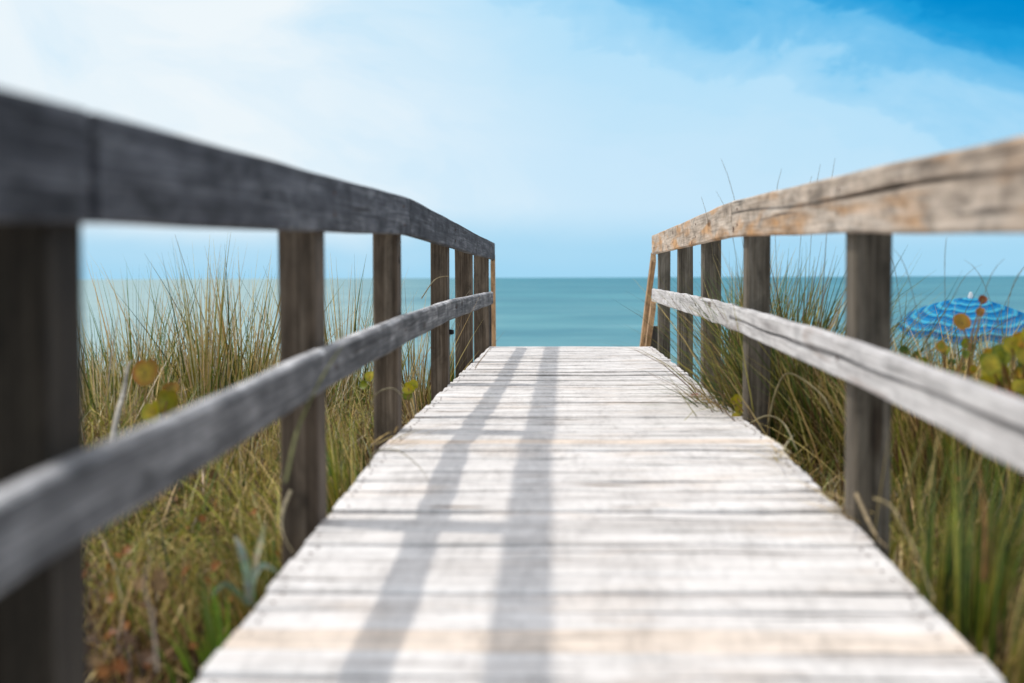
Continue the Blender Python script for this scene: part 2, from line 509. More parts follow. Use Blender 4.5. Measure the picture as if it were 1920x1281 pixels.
for (a, b2) in ((.55, 2.10), (2.108, 6.22), (6.225, 11.87)):
    mb = MB(); pt = path(RT, a, b2, .744)
    sweep(mb, pt, (-1, 0, 0), (0, 0, 1), .034, .155, cham=.007, jit=.0010, tint=random.uniform(.97, 1.05),
          groove=(lambda u, L: (.62 + .05 * math.sin(u * 2.1), .016 * max(0, math.sin((u - .2) * 1.7)) if .2 < u < 2.0 else .0005, .008)) if a == 2.108 else None)
    o = mb.build('top_rail', M['rail_right'], railR)
    if a > 6:
        for (px, py, r) in ((1298, 455, .010), (1253, 463, .012)):
            q = at(px, py, 1); f = .728 / q.x; 
            bm_ = MB(); y_ = f; z_ = CAMZ + (q.z - CAMZ) * f
            disc(bm_, (.7265, y_, z_), (-1, 0, 0), r, .003); bm_.build('bolt', M['rust'], o)
    elif a > 2:
        q = at(1376, 430, 1); f = .728 / q.x; bm_ = MB()
        disc(bm_, (.7265, f, CAMZ + (q.z - CAMZ) * f), (-1, 0, 0), .013, .003); bm_.build('bolt', M['rust'], o)


def crack(u, L):
    # long drying split along the middle of the board, fading at the far end
    d = .026 * min(1, max(0, (4.6 - u) / 1.0)) * (.65 + .35 * math.sin(u * 3.7 + .5))
    return (.52 + .06 * math.sin(u * 1.3 + .4) + .015 * math.sin(u * 6.1), max(.0004, d), .0105 + .004 * math.sin(u * 2.9))


for (a, b2) in ((.55, 6.30), (6.305, 11.87)):
    mb = MB(); pt = path(RM, a, b2, .744, step=.07)
    sweep(mb, pt, (-1, 0, 0), (0, 0, 1), .034, .108, cham=.008, jit=.0013, groove=(lambda u, L: crack(u - 1.0, L)) if a < 1 else None)
    o = mb.build('mid_rail', M['mid_right'], railR)
    if a < 1: o['label'] = 'pale board split by a long crack'
for k, yb in enumerate([1.9, 3.888, 6.097, 7.961, 9.624, 11.644]):
    top = float(np.interp(yb, [p[0] for p in RT], [p[1] for p in RT])) - .03
    post(railR, .761, 1, yb, top, M['post_right'], w=[.095, .096, .098, .098, .094, .095][k])

def screws(rail, x, nx_, prof_t, prof_m, ys):
    for yb in ys:
        for prof, dz in ((prof_t, (.04, .105)), (prof_m, (.05,))):
            zt = float(np.interp(yb - .07, [p[0] for p in prof], [p[1] for p in prof]))
            for d_ in dz:
                m_ = MB(); disc(m_, (x, yb - .07 + random.uniform(-.02, .02), zt - d_ + random.uniform(-.008, .008)), (nx_, 0, 0), .0065, .003)
                m_.build('screw', M['rust'], rail)


screws(railL, -.6045, 1, LT, LM, [3.816, 5.45, 7.985, 9.8, 11.9])
screws(railR, .7275, -1, RT, RM, [3.888, 6.097, 7.961, 9.624, 11.644])
mb = MB()
for i in range(-8, 67):
    for x in (XL + .03, XR - .03):
        for dy in (.035, .105):
            y = 2.61 + i * PITCHY + dy
            disc(mb, (x + random.uniform(-.012, .012), y + random.uniform(-.008, .008), deck_z(y) + .002), (0, 0, 1), .005, .0015, seg=6)
tag(mb.build('nail_heads', M['rust'], deck), None, None, None, 'stuff')

# ------------------------------------------------------------------ stairs down to the beach
st = thing('wooden_stairs', (.056, 12.36, -1.6), 'wooden beach stairs with new yellow handrails dropping from the far end of the boardwalk', 'stairs')
NS = 9
for k in range(1, NS + 1):
    y = 12.36 + k * .27; z = -k * .178
    mb = MB()
    sweep(mb, [(x, y, z) for x in np.linspace(XL + .05, XR - .05, 8)], (0, 1, 0), (0, 0, 1), .26, .036)
    mb.build('tread', M['deck'], st)
for x in (XL + .02, XR - .02):
    mb = MB()
    sweep(mb, [(x, 12.36 + q * 2.6, -.05 - q * 2.6 * .66) for q in np.linspace(0, 1, 9)], (1, 0, 0), (0, .55, .83), .04, .24)
    mb.build('stringer', M['under'], st)


def handrail(p0, p1, h=.09, w=.04):
    mb = MB(); p0, p1 = Vector(p0), Vector(p1)
    dr = (p1 - p0).normalized(); up = Vector((1, 0, 0)).cross(dr).normalized()
    if up.z < 0: up = -up
    sweep(mb, [p0.lerp(p1, q) for q in np.linspace(0, 1, 14)], (1, 0, 0), up, w, h, cham=.003, jit=.0006)
    mb.build('handrail', M['fresh'], st)


def ext(a, b, ky):
    a, b = Vector(a), Vector(b); return a, a + (b - a) * ky


handrail(*ext((-.622, 12.46, .80), (-.678, 13.72, .02), 1.75))
handrail(*ext((.742, 11.89, .80), (.742, 13.55, .0), 1.75))
handrail(*ext((.742, 11.89, .42), (.742, 12.75, .005), 2.6))
for (x, y, tz) in ((-.69, 12.62, .36), (-.74, 14.4, -.45), (.80, 12.75, .16), (.80, 14.4, -.45)):
    mb = MB()
    sweep(mb, [(x, y, z) for z in np.linspace(-1.95, tz, 8)], (1, 0, 0), (0, 1, 0), .09, .09)
    mb.build('post', M['under'], st)

# ------------------------------------------------------------------ grass
GREEN = np.array([.14, .21, .025]); OLIVE = np.array([.30, .265, .045]); STRAW = np.array([.68, .49, .19])
BROWN = np.array([.24, .14, .065]); DKGREEN = np.array([.055, .085, .016]); PALE = np.array([.74, .64, .44]); YELG = np.array([.42, .40, .05])
RUST = np.array([.40, .14, .04]); DKBROWN = np.array([.085, .05, .028])


def blade_arrays(base, h, azi, lean, curl, width, col, K=6, twist=None):
    n = len(h)
    s = np.linspace(0, 1, K)
    pos = np.zeros((n, K, 3)); pos[:, 0] = base
    hor = np.stack([np.cos(azi), np.sin(azi), np.zeros(n)], 1)
    for k in range(1, K):
        th = lean + curl * ((s[k] + s[k - 1]) / 2) ** 1.4
        st_ = (h / (K - 1))[:, None]
        pos[:, k] = pos[:, k - 1] + st_ * (np.sin(th)[:, None] * hor + np.cos(th)[:, None] * np.array([0, 0, 1.0]))
    tw = rng.uniform(0, np.pi, n) if twist is None else twist
    sd = np.stack([np.cos(tw), np.sin(tw), np.zeros(n)], 1)
    w = width[:, None] * np.clip(1 - s[None] ** 2.6, .08, 1) * .5
    L_ = pos - sd[:, None] * w[..., None]
    R_ = pos + sd[:, None] * w[..., None]
    V = np.stack([L_, R_], 2).reshape(n, K * 2, 3)
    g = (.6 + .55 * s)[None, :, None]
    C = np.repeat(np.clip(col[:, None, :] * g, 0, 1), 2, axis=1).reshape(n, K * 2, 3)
    idx = []
    for k in range(K - 1):
        idx.append([2 * k, 2 * k + 1, 2 * k + 3, 2 * k + 2])
    F = (np.arange(n)[:, None, None] * (K * 2) + np.array(idx)[None]).reshape(-1, 4)
    return V.reshape(-1, 3), F, C.reshape(-1, 3)


def np_mesh(name, parts, mat, parent=None):
    V = np.concatenate([p[0] for p in parts]); C = np.concatenate([p[2] for p in parts])
    o, F = 0, []
    for p in parts:
        F.append(p[1] + o); o += len(p[0])
    F = np.concatenate(F)
    if parent is not None: V = V - np.array(parent.location)
    me = bpy.data.meshes.new(name)
    me.vertices.add(len(V)); me.vertices.foreach_set('co', V.astype(np.float32).ravel())
    me.loops.add(F.size); me.loops.foreach_set('vertex_index', F.astype(np.int32).ravel())
    me.polygons.add(len(F)); me.polygons.foreach_set('loop_start', np.arange(0, F.size, 4, dtype=np.int32))
    a = me.attributes.new('col', 'FLOAT_COLOR', 'POINT')
    a.data.foreach_set('color', np.concatenate([C, np.ones((len(C), 1))], 1).astype(np.float32).ravel())
    me.materials.append(mat)
    me.update(calc_edges=True); me.validate()
    ob = bpy.data.objects.new(name, me); COL.objects.link(ob)
    if parent is not None: ob.parent = parent
    return ob


def pick(n, cols, ws):
    ws = np.array(ws, float); ws /= ws.sum()
    c = np.array(cols)[rng.choice(len(cols), n, p=ws)]
    return c * rng.uniform(.7, 1.3, (n, 1)) * rng.uniform(.92, 1.08, (n, 3))


def clump_field(x, y, sc=1.3, ph=0):
    return (np.sin(x * 3.1 * sc + ph) * np.cos(y * 2.3 * sc + 1.7 + ph) + np.sin(x * 1.3 * sc - y * 1.9 * sc + ph * 2)) * .5


def cover(side, dens, h, lean, curl, wd, cols, ws, xr, yr, ph=0, ymax=12.0):
    n = int(dens * (xr[1] - xr[0]) * (yr[1] - yr[0]))
    x = rng.uniform(*xr, n); y = rng.uniform(*yr, n)
    # keep only what the frame could plausibly see, a metre spare
    keep = (x > .78) & (x < .35 + y * .40) if side > 0 else (x < -.745) & (x > -.5 - y * .44)
    cf = clump_field(x, y, 1.3, ph)
    keep &= rng.uniform(-1.2, .4, n) < cf
    keep &= rng.uniform(0, 1, n) > sst(ymax - 2.2, ymax, y)
    x, y, cf = x[keep], y[keep], cf[keep]; n = len(x)
    az = rng.uniform(0, 2 * np.pi, n)
    hh = rng.uniform(*h, n) * (.75 + .35 * cf)
    # blades close to the walk stand away from it
    near = (np.abs(x) < 1.0)
    az = np.where(near & (np.cos(az) * side < 0), np.pi - az, az)
    return blade_arrays(np.stack([x, y, G(x, y) - .02], 1), np.abs(hh), az, rng.uniform(*lean, n), rng.uniform(*curl, n), rng.uniform(*wd, n), pick(n, cols, ws))


WD = (.004, .009)
for side, xr in ((-1, (-5.2, -.74)), (1, (.78, 5.0))):
    ps = []
    L = side < 0
    # dead, flattened tangle near the viewer
    ps.append(cover(side, 1150 if L else 1500, (.10, .34) if L else (.15, .42), (.3, 1.8), (-3.2, 3.2), (.004, .013), [BROWN, DKBROWN, STRAW * .85, OLIVE, RUST, np.array([.22, .15, .12])], [4.5, 5, 2.4, .5, 1.0, 2.4] if L else [4, 4, 3.4, 1.4, .8, 1], xr, (1.2, 4.4), 0))
    # and farther along
    ps.append(cover(side, 3000 if L else 2300, (.18, .42), (.4, 1.6), (-1.2, 1.6), WD, [BROWN, STRAW, OLIVE, YELG, DKBROWN], [3, 4, 2, 1.4, 2.6], xr, (3.6, 11), 0))
    # arching half-green grass
    ps.append(cover(side, 1500, (.32, .62), (.1, 1.3), (.6, 3.0), WD, [OLIVE, YELG, GREEN, STRAW, BROWN], [3, 2.6, 1.6, 3, 1.4], xr, (3.9 if L else 2.0, 11.3), 1.0))
    # taller drooping grass in front of the clumps
    ps.append(cover(side, 1100 if L else 500, (.40, .8), (.1, 1.3), (.8, 3.2), (.004, .009), [OLIVE, YELG, STRAW, GREEN, BROWN, DKBROWN], [2.6, 2.4, 3.0, 1.6, 2, 2], xr, (4.4, 7.4), 1.0))
    # shorter arching grass near the viewer
    ps.append(cover(side, 150 if L else 900, (.25, .5), (.1, .8), (.6, 2.4), (.005, .011), [OLIVE, GREEN, STRAW, YELG, BROWN], ([1, 2, 2, .5, 3] if L else [2, 1.2, 3.2, 1, 3]), xr, (1.5, 4.2), 1.0))
    # fine curly dead blades caught on top
    ps.append(cover(side, 320 if L else 700, (.2, .5), (.2, 1.6), (-2.8, 2.8), (.003, .006), [STRAW, PALE, BROWN, OLIVE], [3.4, 1.8, 2, 1], xr, (1.4, 5), .4))
    ps.append(cover(side, 2300 if L else 1100, (.25, .6), (.2, 1.5), (-3.0, 3.0), (.004, .008), [STRAW, PALE, BROWN, OLIVE, DKBROWN], [3.4, 1.8, 2.4, 1.6, 2.2], xr, (5, 11), .4))
    # upright green shoots
    ps.append(cover(side, 150, (.4, .74), (.0, .25), (.1, .8), WD, [GREEN, OLIVE, DKGREEN, STRAW], [3, 2, 1, 1.5], xr, (3.6 if L else 1.8, 11), 2.0))
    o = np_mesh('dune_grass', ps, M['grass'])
    tag(o, 'tangled olive and straw dune grass behind the left railing' if side < 0 else 'tangled brown and olive dune grass behind the right railing', 'grass', None, 'stuff')

TALL = 'tall sea grass clumps'


def tuft(px, py, Y, n, hmin, hmax, spread, fan, cols, ws, label, wd=(.005, .0105), curl=(.0, .28), group=None, name='grass_clump', bias=0):
    """upright clump: (px,py) is where its tallest tips were seen; the base stands on the ground below"""
    tip = at(px, py, Y)
    x, y = tip.x, Y
    z = float(G(x, y))
    hh = tip.z - z
    o = thing(name, (x, y, z), label, 'grass', group)
    r = np.abs(rng.normal(0, spread, n)); a = rng.uniform(0, 2 * np.pi, n)
    bx, by = x + r * np.cos(a), y + r * np.sin(a)
    if abs(x) < 1.6:
        bx = np.where(x < 0, np.minimum(bx, -.76), np.maximum(bx, .88))
    h = hh * rng.uniform(hmin, hmax, n)
    lean = np.abs(rng.normal(0, fan, n)) + r * .5
    az = a + rng.normal(0, .5, n)
    if bias: az = np.where(np.cos(az) * bias < 0, np.pi - az, az)
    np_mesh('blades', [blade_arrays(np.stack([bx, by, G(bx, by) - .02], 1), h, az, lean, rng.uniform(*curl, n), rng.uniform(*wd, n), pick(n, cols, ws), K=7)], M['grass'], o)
    return o


UP = ([OLIVE, STRAW, GREEN, PALE, DKGREEN], [2.6, 2.6, 1.2, 2.6, 1.2])
tuft(250, 488, 7.6, 130, .45, 1.05, .12, .17, *UP, 'tall pale grass clump just right of the near left post')
tuft(378, 436, 7.4, 150, .4, 1.05, .10, .13, *UP, 'tallest upright grass clump between the two nearest left posts')
tuft(450, 448, 7.7, 230, .4, 1.05, .10, .30, *UP, 'wide fanning grass clump left of the second left post')
tuft(185, 540, 6.6, 110, .45, 1.0, .12, .22, *UP, 'short grass clump touching the near left post')
tuft(318, 545, 8.4, 150, .45, 1.0, .2, .26, *UP, 'lower grass clump behind two taller ones on the left dune')
tuft(540, 500, 8.0, 150, .45, 1.0, .15, .26, *UP, 'grass clump half hidden by the second left post')
tuft(650, 478, 8.4, 190, .4, 1.05, .13, .17, *UP, 'grass clump seen between the second and third left posts')
tuft(778, 520, 9.2, 170, .4, 1.03, .1, .3, [OLIVE, BROWN, PALE, STRAW], [2, 2, 2, 1.5], 'grey brown grass clump between the third and fourth left posts')
tuft(872, 590, 9.9, 90, .4, 1.0, .05, .12, [GREEN, DKGREEN, OLIVE], [3, 3, 1], 'narrow dark green tuft against the fifth left post', bias=-1)
DK = ([DKGREEN, OLIVE * .75, GREEN * .8, BROWN * .8, OLIVE, STRAW * .8], [2.4, 2.6, 1.6, 1.8, 1.6, 1.2])
DKW = dict(wd=(.006, .012), curl=(.1, 1.3))
tuft(1500, 455, 6.6, 560, .45, 1.08, .17, .15, *DK, 'dense dark olive grass clump between the first two right posts', **DKW)
tuft(1462, 475, 7.3, 460, .45, 1.08, .14, .15, *DK, 'dark grass clump close behind the second right post', **DKW)
tuft(1552, 500, 6.1, 400, .4, 1.05, .14, .17, *DK, 'dark grass clump left of the nearest right post', **DKW)
tuft(1490, 515, 6.5, 620, .5, 1.0, .20, .3, [DKGREEN, BROWN * .7, OLIVE * .8, GREEN * .8], [3, 2, 2.4, 1.4], 'low bushy dark growth filling the gap between the first two right posts', wd=(.006, .012), curl=(-.6, 2.4))
tuft(1682, 815, 3.42, 70, .5, 1.05, .04, .10, [GREEN, OLIVE, DKGREEN, YELG], [4, 2, 2, 1], 'green blades standing in front of the nearest right post', wd=(.006, .011), curl=(.0, .5), bias=1)
MX = ([STRAW, BROWN, OLIVE, GREEN, YELG], [3, 3, 2.4, 1.4, .8])
tuft(1725, 612, 5.7, 420, .6, 1.2, .2, .25, *MX, 'brown and straw grass clump below the left rim of the umbrella', curl=(.1, .9))
tuft(1800, 630, 5.4, 460, .7, 1.25, .2, .2, *MX, 'dead straw coloured grass clump below the middle of the umbrella', curl=(.1, .9))
tuft(1880, 625, 5.9, 420, .7, 1.2, .2, .2, *MX, 'olive brown grass clump behind the sea grape bush', curl=(.1, .9))
tuft(1372, 455, 7.4, 420, .4, 1.05, .10, .16, [OLIVE, STRAW, GREEN, BROWN], [3, 2, 2, 1], 'straw tinted grass clump between the second and third right posts', bias=1)
tuft(1335, 545, 7.6, 320, .4, 1.05, .08, .2, [OLIVE, STRAW, GREEN], [3, 2, 2], 'short grass clump at the foot of the third right post', bias=1)
tuft(1290, 620, 9.0, 119, .5, 1.0, .05, .16, [GREEN, OLIVE, BROWN], [3, 2, 1], 'small green tuft at the foot of the fourth right post', bias=1)
tuft(1715, 800, 3.1, 153, .5, 1.05, .06, .08, [GREEN, OLIVE, DKGREEN, YELG], [4, 2, 2, 1], 'bright green grass tuft right of the nearest right post', wd=(.006, .011), curl=(.0, .5), bias=1)
tuft(1880, 860, 2.9, 102, .5, 1.05, .1, .2, [GREEN, OLIVE, BROWN, STRAW], [1, 2.4, 3, 2.4], 'loose olive grass tuft in the lower right corner', wd=(.005, .009), curl=(.1, 1.0), bias=1)
tuft(405, 1050, 3.15, 26, .6, 1.05, .045, .18, [YELG * np.array([.6, 1.1, .6]), GREEN], [3, 2], 'small bright green tuft beside the deck in the lower left', wd=(.010, .018), curl=(.0, .6), bias=-1)
tuft(640, 740, 5.0, 187, .5, 1.05, .09, .15, [GREEN, OLIVE, YELG, STRAW], [3, 3, 2, 1.4], 'yellow green grass clump under the left middle rail', wd=(.004, .007), curl=(.1, .9), bias=-1)
tuft(500, 880, 3.7, 119, .5, 1.05, .07, .2, [GREEN, OLIVE, STRAW], [2, 3, 1.5], 'olive grass tuft in front of the second left post', wd=(.004, .008), curl=(.1, 1.0), bias=-1)


tuft(655, 790, 5.2, 150, .5, 1.1, .12, .25, [YELG, GREEN, OLIVE, STRAW], [3, 2.4, 2, 1.6], 'bright yellow green grass bank between the second and third left posts', wd=(.005, .009), curl=(.3, 1.6), bias=-1)
tuft(560, 860, 4.3, 90, .5, 1.1, .09, .3, [YELG, OLIVE, STRAW, BROWN], [2, 2, 2, 1], 'olive grass tuft just beyond the second left post', wd=(.005, .009), curl=(.3, 1.6), bias=-1)
tuft(800, 640, 7.4, 220, .5, 1.05, .09, .4, [PALE, BROWN, STRAW, DKBROWN], [2, 2, 2, 1.4], 'greyish dead bushy grass against the fourth left post', wd=(.005, .009), curl=(.4, 2.2), bias=-1)
tuft(1690, 985, 3.5, 60, .5, 1.1, .07, .35, [STRAW, BROWN, OLIVE, GREEN], [3, 2, 2, 1], 'straw tuft hiding the foot of the nearest right post', wd=(.006, .012), curl=(.3, 1.8), bias=1)
tuft(1470, 860, 4.8, 150, .5, 1.1, .10, .4, [STRAW, BROWN, DKBROWN, OLIVE, GREEN], [3, 2, 2, 1.5, 1], 'drooping straw tuft beside the deck between the first two right posts', wd=(.006, .011), curl=(.5, 2.2), bias=1)
tuft(1345, 720, 7.0, 150, .5, 1.1, .07, .4, [STRAW, BROWN, OLIVE, YELG], [3, 2, 2, 1], 'dry straw tuft at the deck edge between the second and third right posts', wd=(.005, .009), curl=(.5, 2.0), bias=1)


def spill(label, px, py, Y, n, dirx):
    # loose dry blades fallen onto the planks
    b_ = at(px, py, Y); zz = deck_z(Y)
    o = thing('dry_grass', (b_.x, Y, zz), label, 'grass')
    a = rng.normal(0, .9, n) + (math.pi if dirx < 0 else 0)
    base = np.stack([b_.x + rng.normal(0, .05, n), Y + rng.normal(0, .16, n), np.full(n, zz + .012)], 1)
    h = rng.uniform(.08, .26, n)
    np_mesh('blades', [blade_arrays(base, h, a, np.full(n, 1.25), rng.uniform(.2, .45, n), rng.uniform(.003, .006, n), pick(n, [STRAW, BROWN, PALE], [3, 2, 1]), twist=a + np.pi / 2)], M['grass'], o)


spill('loose dry blades fallen on the right deck edge by the pink flower', 1352, 752, 6.75, 60, -1)
spill('a few dry blades fallen on the deck beside the nearest right post', 1585, 962, 3.85, 26, -1)
spill('dry blades fallen on the left deck edge by the third post', 735, 838, 5.0, 26, 1)

spill('dry blades and grit along the right deck edge before the second right post', 1480, 868, 4.75, 34, -1)

tuft(1668, 925, 3.62, 70, .5, 1.05, .05, .45, [STRAW, BROWN, PALE, OLIVE], [3, 3, 1, 1.5], 'drooping tan stalks around the foot of the nearest right post', wd=(.006, .011), curl=(.6, 2.4), bias=1)
tuft(1800, 960, 3.0, 90, .5, 1.1, .10, .5, [STRAW, BROWN, DKBROWN, OLIVE], [3, 3, 2, 1], 'brown collapsed grass clump right of the green tuft', wd=(.006, .012), curl=(.6, 2.6), bias=1)
# seed stalks: long thin culms standing alone
def stalks(label, items, name='seed_stalk', cat='stalk', col=None, w=(.0014, .0032)):
    o = None
    for (px0, py0, px1, py1, Y, bend) in items:
        a, b = at(px0, py0, Y), at(px1, py1, Y)
        base = Vector((a.x, Y, float(G(a.x, Y)) - .02)) if py0 is None else a
        if o is None:
            o = thing(name, (a.x, Y, float(G(a.x, Y))), label, cat)
            vs = []
        n = 12
        P_ = []
        for k in range(n):
            q = k / (n - 1)
            pp = a.lerp(b, q)
            pp += Vector((bend * math.sin(q * math.pi) * .06, 0, 0))
            pp += Vector((bend * .16 * q ** 4, 0, -.05 * abs(bend) * q ** 6))
            P_.append(pp)
        vs.append(P_)
    cc = tuple(col) + (1,) if col is not None else (.26, .21, .11, 1)
    for P_ in vs:
        mb = MB(); V, F = [], []
        for k, pp in enumerate(P_):
            q = k / (len(P_) - 1)
            ww = (w[1] * (1 - q) + w[0] * q) * .55 * (1.5 if .72 < q < .95 else 1)
            V += [pp + Vector((math.cos(a_), math.sin(a_), 0)) * ww for a_ in (0, 2.09, 4.19)]
        for k in range(len(P_) - 1):
            F += [(3 * k + e, 3 * k + (e + 1) % 3, 3 * k + 3 + (e + 1) % 3, 3 * k + 3 + e) for e in range(3)]
        mb.add(V, F, col=cc)
        mb.build('culm', M['grass'], o)
    return o


stalks('thin curved seed stalks rising above the right top rail', [(1440, 700, 1392, 285, 6.5, -.6), (1452, 700, 1413, 300, 6.6, .8), (1420, 700, 1400, 340, 6.8, -.9),
       (1530, 700, 1545, 290, 6.3, .3), (1500, 700, 1512, 300, 6.6, .4), (1475, 700, 1488, 320, 6.4, .5), (1365, 700, 1345, 360, 7.2, -.5)])
stalks('thin leaning stalks in front of the striped umbrella', [(1745, 660, 1715, 455, 5.6, -.5), (1800, 680, 1835, 470, 5.4, .6), (1770, 650, 1760, 440, 5.8, .2), (1860, 680, 1880, 490, 5.6, .5),
       (1900, 660, 1860, 470, 5.8, -.7), (1700, 660, 1690, 470, 6.2, -.3), (1840, 650, 1905, 460, 6.0, .6), (1730, 650, 1790, 480, 6.0, .7)])
stalks('long straight stalk leaning left above the tall left clump', [(395, 640, 322, 438, 7.2, .1)])


# arching dry blades that lean over the planks
def arch(name, label, cat, pts, w, col, mat='grass'):
    P_ = [Vector(p) for p in pts]
    o = thing(name, tuple(P_[0]), label, cat)
    mb = MB()
    # catmull-rom through the points
    C = []
    Q = [P_[0] * 2 - P_[1]] + P_ + [P_[-1] * 2 - P_[-2]]
    for i in range(1, len(Q) - 2):
        for k in range(8):
            q = k / 8; a, b, c_, d_ = Q[i - 1], Q[i], Q[i + 1], Q[i + 2]
            C.append(.5 * ((2 * b) + (c_ - a) * q + (2 * a - 5 * b + 4 * c_ - d_) * q * q + (3 * b - a - 3 * c_ + d_) * q ** 3))
    C.append(P_[-1])
    n = len(C)
    for i in range(n):
        tng = (C[min(i + 1, n - 1)] - C[max(i - 1, 0)]).normalized()
        s1 = tng.cross(Vector((0, 1, .2))).normalized()
        q = i / (n - 1)
        ww = w * .5 * (1 - .8 * q ** 2)
        s2 = tng.cross(s1)
        ring = [C[i] + s1 * ww, C[i] + s2 * ww * .35, C[i] - s1 * ww, C[i] - s2 * ww * .35]
        cq = tuple(np.clip(np.array(col) * (.75 + .4 * random.random()), 0, 1)) + (1,)
        base = len(mb.v)
        mb.v += [tuple(p) for p in ring]; mb.g += [tuple(p) for p in ring]; mb.t += [1] * 4; mb.c += [cq] * 4
        if i:
            for k in range(4):
                mb.f.append((base - 4 + k, base - 4 + (k + 1) % 4, base + (k + 1) % 4, base + k)); mb.m.append(0)
    mb.build('stem' if mat == 'twig' else 'blade', M[mat], o, smooth=True)
    return o


A = lambda L: [at(*q) for q in L]
DRY = 'dry bent grass blades hanging over the deck edge'
arch('dry_grass_blade', 'thick straw blade bending away from the foot of the nearest right post', 'grass', A([(1640, 935, 3.5), (1672, 950, 3.4), (1705, 1010, 3.2), (1735, 1080, 3.0), (1752, 1130, 2.9)]), .014, (.42, .34, .18))
arch('dry_grass_blade', 'pale broken blade lying from the nearest right post across the deck edge', 'grass', A([(1605, 925, 3.72), (1640, 1000, 3.6), (1668, 1030, 3.45)]), .012, (.40, .30, .17))
arch('dry_grass_blade', 'straw blade arching from behind the second right post to the ground', 'grass', A([(1405, 795, 5.85), (1440, 780, 5.7), (1470, 795, 5.5), (1495, 845, 5.3)]), .012, (.42, .36, .22))
arch('dry_grass_blade', 'tall straw blade curving beside the second right post', 'grass', A([(1440, 800, 5.8), (1455, 735, 5.7), (1480, 700, 5.6), (1540, 740, 5.3), (1565, 790, 5.1)]), .011, (.36, .30, .16))
arch('dry_grass_blade', 'dry curled blade lying on the right edge of the deck by the pink flower', 'grass', A([(1395, 752, 6.3), (1365, 742, 6.6), (1335, 748, 6.75), (1300, 752, 6.9)]), .010, (.36, .26, .15))
arch('dry_grass_blade', 'thin grass blade drooping over the left of the deck', 'grass', A([(690, 900, 4.6), (700, 850, 4.55), (745, 845, 4.5), (790, 880, 4.4), (806, 910, 4.3)]), .005, (.34, .30, .2))
arch('dry_grass_blade', 'pale blade bent down onto the deck corner by the second left post', 'grass', A([(545, 920, 3.6), (530, 960, 3.55), (530, 1000, 3.5), (552, 1042, 3.4)]), .010, (.40, .33, .2))
arch('dry_grass_blade', 'green blade leaning across the left middle rail by the second post', 'grass', A([(535, 905, 3.1), (560, 800, 3.2), (600, 715, 3.3), (640, 650, 3.4)]), .008, (.20, .20, .06))
arch('dry_grass_blade', 'straw blade arching over the foot of the third left post', 'grass', A([(690, 780, 5.4), (705, 740, 5.3), (735, 728, 5.25), (757, 745, 5.2)]), .006, (.36, .31, .2))
arch('dry_grass_blade', 'fine straw blade curving across the fourth left post', 'grass', A([(790, 560, 7.6), (815, 525, 7.6), (838, 518, 7.7), (842, 520, 7.7)]), .006, (.40, .32, .18))
arch('bare_twig', 'pale bare twig standing behind the left middle rail under the yellow leaf', 'twig', A([(208, 835, 4.4), (222, 770, 4.45), (233, 730, 4.5), (240, 690, 4.5), (248, 675, 4.5)]), .020, (.50, .46, .40), 'twig')
arch('bare_twig', 'grey twig lying in the dead grass at the lower left', 'twig', A([(295, 1260, 2.75), (285, 1160, 2.85), (270, 1090, 2.95), (290, 1020, 3.1)]), .012, (.22, .17, .13), 'twig')
arch('bare_twig', 'reddish dry stem standing in grass at the lower right', 'twig', A([(1845, 1090, 2.8), (1848, 1000, 2.8), (1842, 920, 2.85), (1830, 860, 2.9)]), .010, (.28, .13, .05), 'twig')


# silvery strap leaves by the deck
def strap(mb, pts, w, col):
    P_ = [Vector(p) for p in pts]; n = len(P_)
    V, F, C = [], [], []
    for i, p_ in enumerate(P_):
        tng = (P_[min(i + 1, n - 1)] - P_[max(i - 1, 0)]).normalized()
        s1 = tng.cross(Vector((0, -1, .4))).normalized(); q = i / (n - 1)
        ww = w * .5 * (math.sin(math.pi * min(.98, .18 + q * .78)) ** .7)
        fold = tng.cross(s1).normalized() * ww * .45
        V += [p_ - s1 * ww, p_ + fold, p_ + s1 * ww]
        C += [tuple(x * random.uniform(.85, 1.1) for x in col) + (1,)] * 3
        if i:
            b_ = 3 * i
            F += [(b_ - 3, b_ - 2, b_ + 1, b_), (b_ - 2, b_ - 1, b_ + 2, b_ + 1)]
    mb.add(V, F, col=C)


def crv(L, m=5):
    P_ = A(L); out = []
    Q = [P_[0] * 2 - P_[1]] + P_ + [P_[-1] * 2 - P_[-2]]
    for i in range(1, len(Q) - 2):
        for k in range(m):
            q = k / m; a, b, c_, d_ = Q[i - 1], Q[i], Q[i + 1], Q[i + 2]
            out.append(.5 * ((2 * b) + (c_ - a) * q + (2 * a - 5 * b + 4 * c_ - d_) * q * q + (3 * b - a - 3 * c_ + d_) * q ** 3))
    return out + [P_[-1]]


pl = thing('strap_leaf_plant', tuple(at(465, 1130, 3.2)), 'silvery blue green strap leaved plant beside the deck at lower left', 'plant')
SIL = (.33, .40, .31)
for L, w, cl in (([(468, 1135, 3.2), (462, 1070, 3.2), (452, 1030, 3.2), (440, 1006, 3.22)], .019, SIL),
                 ([(470, 1135, 3.2), (474, 1085, 3.22), (492, 1060, 3.25), (520, 1072, 3.28)], .018, SIL),
                 ([(466, 1135, 3.2), (445, 1110, 3.15), (420, 1095, 3.1), (395, 1120, 3.05)], .013, (.14, .20, .12)),
                 ([(470, 1130, 3.2), (480, 1050, 3.25), (490, 1010, 3.3), (498, 978, 3.3)], .014, (.45, .42, .24))):
    m_ = MB(); strap(m_, crv(L), w, cl); m_.build('leaf', M['leaf'], pl, smooth=True)


